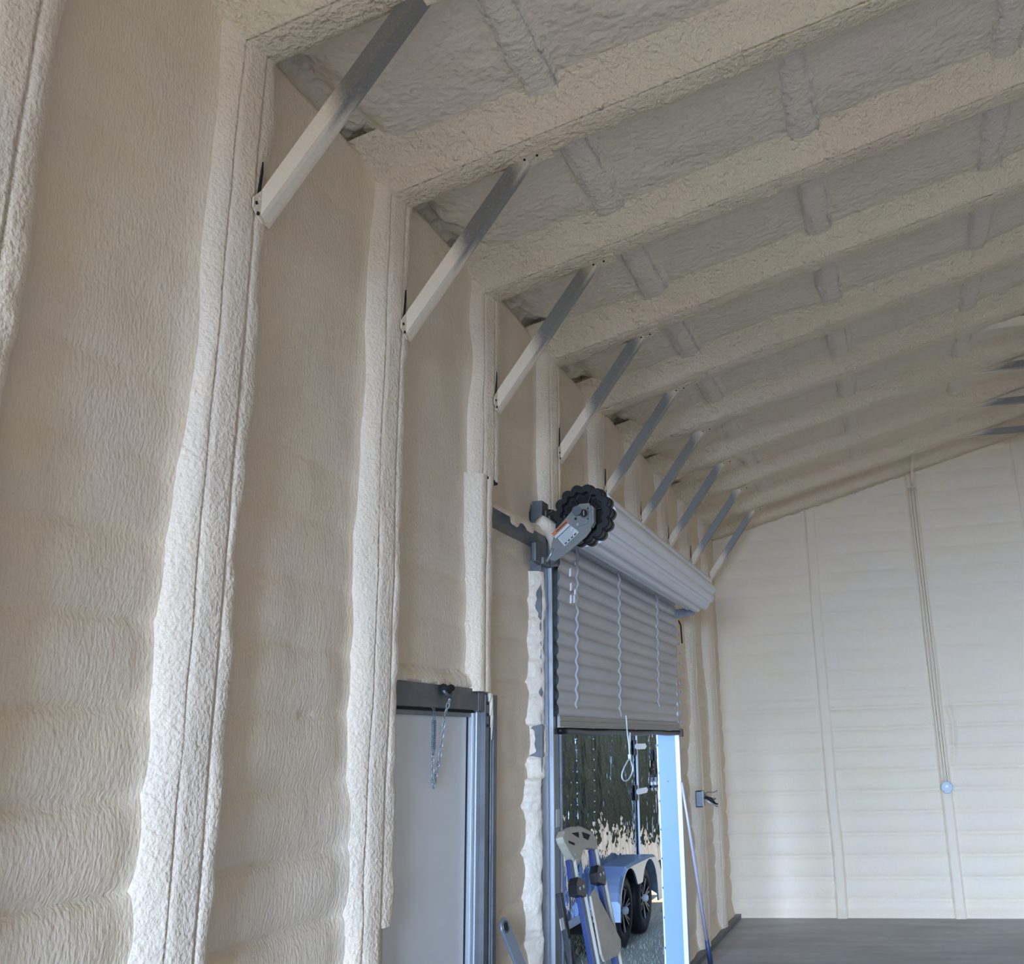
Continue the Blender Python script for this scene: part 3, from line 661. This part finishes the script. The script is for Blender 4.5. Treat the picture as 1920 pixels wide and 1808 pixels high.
# ------------------------------------------------------------------ pry-bar like steel tool at the lower left
e = empty('steel_link_bar', (.3, 5.9, 0), 'flat grey steel bar with a round hole in its top, leaning between the doors', 'tool')
top = Vector((-.02, 5.60, 1.09)); bot = Vector((.30, 6.06, 0)); d = (bot-top).normalized(); nrm = Vector((1, -.15, .25)); nrm = (nrm-d*nrm.dot(d)).normalized(); a = d.cross(nrm).normalized()
def barpoly(w0, w1, n=14, hole=None):
    P = []
    for k in range(n+1):
        t = math.pi/2+math.pi*k/n; P.append(top+d*(-math.sin(t-math.pi/2)*w0)*1.0+a*(math.cos(t-math.pi/2)*w0))
    return P
P = [top+d*(-w*math.sin(t))+a*(w*math.cos(t)) for w in (.045,) for t in [math.pi*k/12 for k in range(13)]]
P = P+[top+d*1.16-a*.036, top+d*1.16+a*.036]
o1 = MB().prism(P, nrm*.014).build('bar', mat('blue_grey_steel', (.30, .35, .43), .4, .6), None, bevel=.003)
o2 = MB().disc(top+nrm*.0145, nrm, .021, .002, 20).build('hole', void, None)
o3 = MB().tube([top+nrm*.014+(d*math.cos(t)+a*math.sin(t))*.027 for t in [2*math.pi*k/20 for k in range(20)]], .004, 6, closed=True).build('collar', steel, None, smooth=True)
under(e, o1, o2, o3)

# ------------------------------------------------------------------ folded sawhorse
e = empty('folding_sawhorse', (.4, 6.3, 0), 'folded sawhorse with blue legs, tan top and black hinges leaning in the doorway', 'sawhorse')
tan = mat('tan_plastic', (.50, .46, .37), .55, mottle=[(8, (.44, .40, .33), .6)]); blue = mat('blue_steel', (.008, .03, .14), .35, spec=.6); blk = mat('black_steel', (.025, .025, .03), .4, .3)
sx = lambda z, o=0.: .42-.2*z+o
def SP(pts, o=0.): return [(sx(z, o), y, z) for (y, z) in pts]
parts = []
hd = [(6.013, 1.47), (6.075, 1.50), (6.227, 1.510), (6.412, 1.497), (6.595, 1.455), (6.668, 1.411), (6.642, 1.348), (6.56, 1.362), (6.458, 1.376), (6.36, 1.372), (6.27, 1.33), (6.225, 1.31), (6.145, 1.335), (6.08, 1.39), (6.028, 1.44)]
parts.append(MB().prism(SP(hd), (.045, 0, .009)).build('top_cap', tan, None, bevel=.008))
for h in ([(6.18, 1.487), (6.315, 1.482), (6.302, 1.452)], [(6.385, 1.478), (6.535, 1.449), (6.47, 1.425), (6.393, 1.445)], [(6.10, 1.455), (6.20, 1.432), (6.19, 1.422), (6.10, 1.443)]):
    parts.append(MB().prism(SP(h, .0465), (.003, 0, 0)).build('slot', void, None))
def leg(p, q, wl_, m_, nm, o=0., dep=.03):
    a_ = Vector((sx(p[1], o), p[0], p[1])); b_ = Vector((sx(q[1], o), q[0], q[1])); return MB().beam(a_, b_, dep, wl_, (0, 1, 0)).build(nm, m_, None, bevel=.003)
parts += [leg((6.125, 1.35), (6.105, 1.21), .05, blue, 'upper_leg', .02), leg((6.165, 1.35), (6.145, 1.21), .018, tan, 'leg_trim', .035),
          leg((6.59, 1.36), (6.575, 1.24), .05, blue, 'upper_leg', .02), leg((6.63, 1.36), (6.615, 1.24), .018, tan, 'leg_trim', .035),
          leg((6.135, 1.17), (6.12, .02), .055, blue, 'lower_leg', .04), leg((6.175, 1.17), (6.165, .02), .018, tan, 'leg_trim', .055),
          leg((6.575, 1.19), (6.53, .02), .055, blue, 'lower_leg', .04), leg((6.615, 1.19), (6.575, .02), .018, tan, 'leg_trim', .055),
          leg((6.06, 1.19), (6.02, .02), .05, blk, 'rear_leg', -.05), leg((6.45, 1.20), (6.42, .02), .045, blk, 'rear_leg', -.05)]
for hg, bl in (([(6.02, 1.235), (6.07, 1.262), (6.18, 1.235), (6.19, 1.19), (6.15, 1.15), (6.00, 1.18)], [(6.06, 1.215), (6.13, 1.215)]), ([(6.45, 1.245), (6.50, 1.278), (6.62, 1.25), (6.61, 1.19), (6.57, 1.16), (6.44, 1.19)], [(6.50, 1.235), (6.565, 1.235)])):
    parts.append(MB().prism(SP(hg, .02), (.05, 0, .01)).build('hinge', black, None, bevel=.004))
    for (y, z) in bl: parts.append(MB().disc((sx(z, .071), y, z), (1, 0, 0), .010, .006, 8).build('rivet', steel_lt, None))
for (y, z) in ((6.17, 1.375), (6.18, 1.345)): parts.append(MB().disc((sx(z, .045), y, z), (1, 0, 0), .009, .008, 8).build('rivet', steel_lt, None))
parts.append(MB().prism(SP([(6.201, 1.155), (6.295, 1.178), (6.613, .873), (6.589, .829), (6.48, .808), (6.217, .825), (6.191, .867)], .07), (.014, 0, .003)).build('tray', mat('worn_plywood', (.52, .46, .38), .6, mottle=[((4, 4, 14), (.42, .37, .31), .8)]), None, bevel=.003))
parts.append(MB().tube([(sx(.97, -.02), 6.00, .975), (sx(.6), 5.78, .6)], .006, 6).build('strut', steel_dk, None)); parts.append(MB().tube([(sx(.97, -.02), 6.00, .975), (sx(.5), 5.99, .5)], .008, 6).build('strut', blk, None))
parts.append(MB().prism(SP([(5.897, 1.085), (5.958, 1.085), (5.955, 1.03), (5.892, 1.03)], -.02), (.003, 0, 0)).build('label', paper, None))
under(e, *parts)

# ------------------------------------------------------------------ outside
GZ = -.15
gm = mat('grass_ground', (.34, .34, .29), .9, bump=[(40, .8, .03)], mottle=[(30, (.46, .45, .40), .8), (3, (.42, .38, .30), .6)])
gr = MB().box((-40, -30, GZ-.2), (60, 70, GZ)).build('ground', gm); struct(gr)
rg_ = random.Random(8); gb = MB()
for k in range(5200):
    x = rg_.uniform(-3.0, -.25); y = rg_.uniform(8.5, 15.2); h = rg_.uniform(.015, .05); a = rg_.uniform(0, 6.28); wd = .005
    dx, dy = wd*math.cos(a), wd*math.sin(a); tx, ty = rg_.uniform(-.025, .025), rg_.uniform(-.025, .025)
    gb.add([(x-dx, y-dy, GZ), (x+dx, y+dy, GZ), (x+tx, y+ty, GZ+h)], [(0, 1, 2)])
g = gb.build('grass', mat('grass_blades', (.25, .29, .20), .8, mottle=[(9, (.36, .38, .32), .8)])); g['kind'] = 'stuff'; g['label'] = 'short dry grass and gravel strip outside the roll-up door'; g['category'] = 'grass'

e = empty('enclosed_trailer', (-1.35, 12.9, GZ), 'dark mirror-like enclosed cargo trailer with two wheels parked outside the roll-up door', 'trailer')
TX = -1.35; TB, TT = .30, 2.75; parts = []
mirror = mat('polished_trailer_skin', (.20, .245, .345), .05, 1., bump=[((2, 2.2, 1.6), .45, .10), ((5, 6, 5), .34, .05)])
seams = [8.2, 8.8, 9.4, 10.05, 10.75, 11.42, 12.09, 14.08, 15.42, 16.4]
for k in range(len(seams)-1):
    if seams[k] == 14.08: continue
    parts.append(MB().box((TX-.01, seams[k]+.003, TB), (TX+(.004 if k % 2 else 0), seams[k+1]-.003, TT)).build('side_panel', mirror, None))
parts.append(MB().box((TX-2.1, 8.22, TB), (TX-.012, 16.38, TT)).build('body', black, None, bevel=.03))
parts.append(MB().box((TX-.01, 14.12, TB+.15), (TX+.012, 15.38, TT-.15)).build('side_door', mirror, None))
for y in (14.09, 15.40):
    parts.append(MB().box((TX, y-.014, TB+.12), (TX+.028, y+.014, TT-.12)).build('door_trim', white_metal, None))
    parts.append(MB().box((TX, y-.05, TB+.12), (TX+.008, y-.014, TT-.12)).build('door_seal', void, None))
for z in (1.93, 1.38):
    parts.append(MB().prism([(TX+.03, 13.95, z-.02), (TX+.03, 13.95, z+.02), (TX+.03, 14.0, z+.035), (TX+.03, 14.50, z+.035), (TX+.03, 14.58, z), (TX+.03, 14.50, z-.035), (TX+.03, 14.0, z-.035)], (.012, 0, 0)).build('hinge_strap', white_metal, None, bevel=.003))
    parts.append(MB().box((TX+.01, 13.95, z-.10), (TX+.03, 14.03, z+.08)).build('hinge_block', black, None))
parts.append(MB().tube([(TX+.05, 15.17+.07*math.sin(t), 1.66+.11*math.cos(t)) for t in [2*math.pi*k/14 for k in range(14)]], .013, 6, closed=True).build('door_latch', black, None, smooth=True))
parts.append(MB().box((TX+.02, 15.13, 1.74), (TX+.06, 15.21, 1.88)).build('latch_plate', black, None)); parts.append(MB().box((TX+.02, 15.24, 1.74), (TX+.06, 15.33, 1.86)).build('latch_plate', steel_lt, None))
parts.append(MB().box((TX+.02, 15.14, 1.46), (TX+.05, 15.19, 1.56)).build('latch_plate', black, None))
parts.append(MB().box((TX+.02, 14.85, 1.39), (TX+.07, 15.08, 1.42)).build('door_handle', black, None, bevel=.004)); parts.append(MB().prism([(TX+.02, 15.05, 1.36), (TX+.02, 15.05, 1.46), (TX+.02, 15.10, 1.52), (TX+.02, 15.14, 1.42), (TX+.02, 15.3, 1.42), (TX+.02, 15.12, 1.34)], (.03, 0, 0)).build('handle_plate', steel_lt, None))
riv = MB()
for y in seams[:-1]:
    if y > 13.9: continue
    for z in np.arange(TB+.08, TT, .11): riv.box((TX, y-.012, z-.006), (TX+.008, y+.004, z+.006))
parts.append(riv.build('rivets', steel_lt, None, kind='stuff'))
parts.append(MB().box((TX-.02, 8.2, TB-.06), (TX+.012, 16.4, TB+.01)).build('bottom_rail', white_metal, None))
parts.append(MB().box((TX+.0, 15.55, .45), (TX+.02, 15.8, .95)).build('marker_panel', white_metal, None))
# wheels
tyre = mat('tyre_rubber', (.012, .014, .018), .55, spec=.4); rimm = mat('black_alloy', (.02, .023, .03), .25, .6)
WX = -1.10; WR = .372
def revolve(cy, cz_, prof, n, name, m_):
    V = []; F = []; k = len(prof)
    for j in range(n):
        a = 2*math.pi*j/n
        for (x, r) in prof: V.append((WX+x, cy+r*math.cos(a), cz_+r*math.sin(a)))
    for j in range(n):
        for q in range(k-1): F.append((j*k+q, j*k+q+1, ((j+1) % n)*k+q+1, ((j+1) % n)*k+q))
    return raw(name, V, F, m_, None, True)
for cy in (12.38, 13.36):
    cz_ = GZ+WR
    parts.append(revolve(cy, cz_, [(-.22, .22), (-.23, .30), (-.20, .355), (-.17, WR), (-.055, WR), (-.02, .358), (-.002, .31), (-.004, .26), (-.014, .232), (-.03, .225)], 56, 'tyre', tyre))
    gv = MB()
    for q in range(60):
        a = 2*math.pi*q/60
        for xx in (-.15, -.10):
            c = Vector((WX+xx, cy+WR*math.cos(a), cz_+WR*math.sin(a))); gv.beam(c-Vector((.02, 0, 0)), c+Vector((.02, 0, 0)), .018, .012, (0, math.cos(a), math.sin(a)))
    parts.append(gv.build('tread_blocks', tyre, None, kind='stuff'))
    parts.append(revolve(cy, cz_, [(-.030, .226), (-.018, .218), (-.05, .205), (-.09, .195), (-.10, .05), (-.10, .0)], 40, 'rim', rimm))
    sp_ = MB(); ed = MB()
    for q in range(6):
        a = 2*math.pi*q/6+.35
        for da in (-.13, .13):
            c1 = Vector((WX-.045, cy+.05*math.cos(a), cz_+.05*math.sin(a))); c2 = Vector((WX-.022, cy+.215*math.cos(a+da), cz_+.215*math.sin(a+da)))
            sp_.beam(c1, c2, .028, .025, (1, 0, 0)); ed.beam(c1+Vector((.014, 0, 0)), c2+Vector((.014, 0, 0)), .007, .004, (1, 0, 0))
    parts.append(sp_.build('spokes', rimm, None)); parts.append(ed.build('spoke_edges', steel_lt, None))
    parts.append(MB().tube([(WX-.06, cy, cz_), (WX+.01, cy, cz_), (WX+.025, cy, cz_)], [.042, .040, .028], 16).build('hub_cap', white_metal, None, smooth=True))
# tandem fender
fy = [11.90, 11.92, 11.98, 12.10, 12.28, 12.6, 13.0, 13.4, 13.72, 13.90, 14.02, 14.10, 14.13]
fz = [.17, .36, .50, .61, .68, .69, .69, .69, .67, .58, .45, .30, .14]
lower = []
for y in np.linspace(11.925, 14.10, 60):
    z1 = (WR+.055)**2-(y-12.38)**2; z2 = (WR+.055)**2-(y-13.36)**2
    zz = max(GZ+WR+math.sqrt(z1) if z1 > 0 else -9, GZ+WR+math.sqrt(z2) if z2 > 0 else -9)
    zz = max(zz, .17 if y < 12.2 else (.14 if y > 13.6 else .44)); lower.append((y, zz))
fo = -1.045; V = []; F = []
up_ = [(y, max(np.interp(y, fy, fz), z+.035)) for y, z in lower]
n = len(lower)
for (y, z), (y2, z2) in zip(up_, lower):
    V += [(TX, y, z), (fo-.03, y, z-.002), (fo, y, z-.03), (fo, y2, z2), (fo-.02, y2, z2)]
for k in range(n-1):
    for j in range(4): F.append((k*5+j, k*5+j+1, (k+1)*5+j+1, (k+1)*5+j))
F += [(0, 1, 2, 3, 4), tuple((n-1)*5+j for j in reversed(range(5)))]
V += [(TX, 11.925, .17), (fo-.02, 11.925, .17)]
F.append((0, len(V)-2, len(V)-1, 4))
fen = raw('fender', V, F, mat('brushed_aluminium', (.34, .44, .60), .3, .8, bump=[(3, .1, .02)]), None, False); parts.append(fen)
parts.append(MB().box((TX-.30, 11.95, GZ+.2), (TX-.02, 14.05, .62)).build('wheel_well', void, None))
under(e, *parts)

# hedge and trees behind the building (they show in the trailer's polished side)
leafm = mat('tree_leaves', (.030, .040, .034), .9, bump=[(5, 1, .3)], mottle=[(2, (.055, .075, .045), .8)]); bark = mat('tree_bark', (.08, .06, .045), .9)
hx = np.arange(-14, 42, .22); prof_h = [(-.9, 0.), (-1.2, .8), (-1.25, 1.8), (-1.0, 2.8), (-.4, 3.6), (.3, 3.7), (.9, 3.0), (1.2, 1.8), (1.2, .8), (.9, 0.)]
ho_ = sweep('hedge', hx, prof_h, lambda T, A, B, K: (T+.2*vn(T*2, K*9, 1, 101), 27.3+A*(1+.3*vn(T*.8, K*4, 0, 102))+.25*vn(T*3, K*14, 0, 103), GZ-.05+B*(1+.15*vn(T*.5, K*2, 0, 104))+.2*vn(T*3, K*14, 2, 105)*np.clip(B, 0, 1)), leafm, None)
ho_['label'] = 'long dark hedge across the ground behind the building'; ho_['category'] = 'hedge'
for k in range(12):
    tx_ = -7+(k % 6)*7.2+(3.6 if k > 5 else 0); ty_ = 30+3.5+random.uniform(-.6, .6)+(8.5 if k > 5 else 0); h = random.uniform(10, 12)
    e = empty('tree', (tx_, ty_, GZ), 'leafy tree %s' % (['at the left end of the near row', 'second from the left in the near row', 'third from the left in the near row', 'fourth from the left in the near row', 'fifth from the left in the near row', 'at the right end of the near row', 'at the left end of the far row', 'second from the left in the far row', 'third from the left in the far row', 'fourth from the left in the far row', 'fifth from the left in the far row', 'at the right end of the far row'][k]+' behind the building'), 'tree', 'rows of trees behind the building')
    t1 = MB().tube([(tx_, ty_, GZ), (tx_+.1, ty_, h*.35), (tx_, ty_+.1, h*.6)], [.3, .22, .12], 8).build('trunk', bark, None, smooth=True)
    bm = bmesh.new(); bmesh.ops.create_icosphere(bm, subdivisions=4, radius=1)
    for v in bm.verts:
        c = v.co.copy(); f_ = 1+.22*math.sin(c.x*5+k)*math.sin(c.y*6+k)*math.cos(c.z*5)+.12*math.sin(c.x*13+c.z*11+k)
        v.co = Vector((tx_+c.x*2.9*f_, ty_+c.y*2.6*f_, GZ+h*.56+c.z*h*.46*f_))
    me = bpy.data.meshes.new('crown'); bm.to_mesh(me); bm.free(); me.materials.append(leafm); o = bpy.data.objects.new('crown', me); COL.objects.link(o)
    under(e, t1, o)
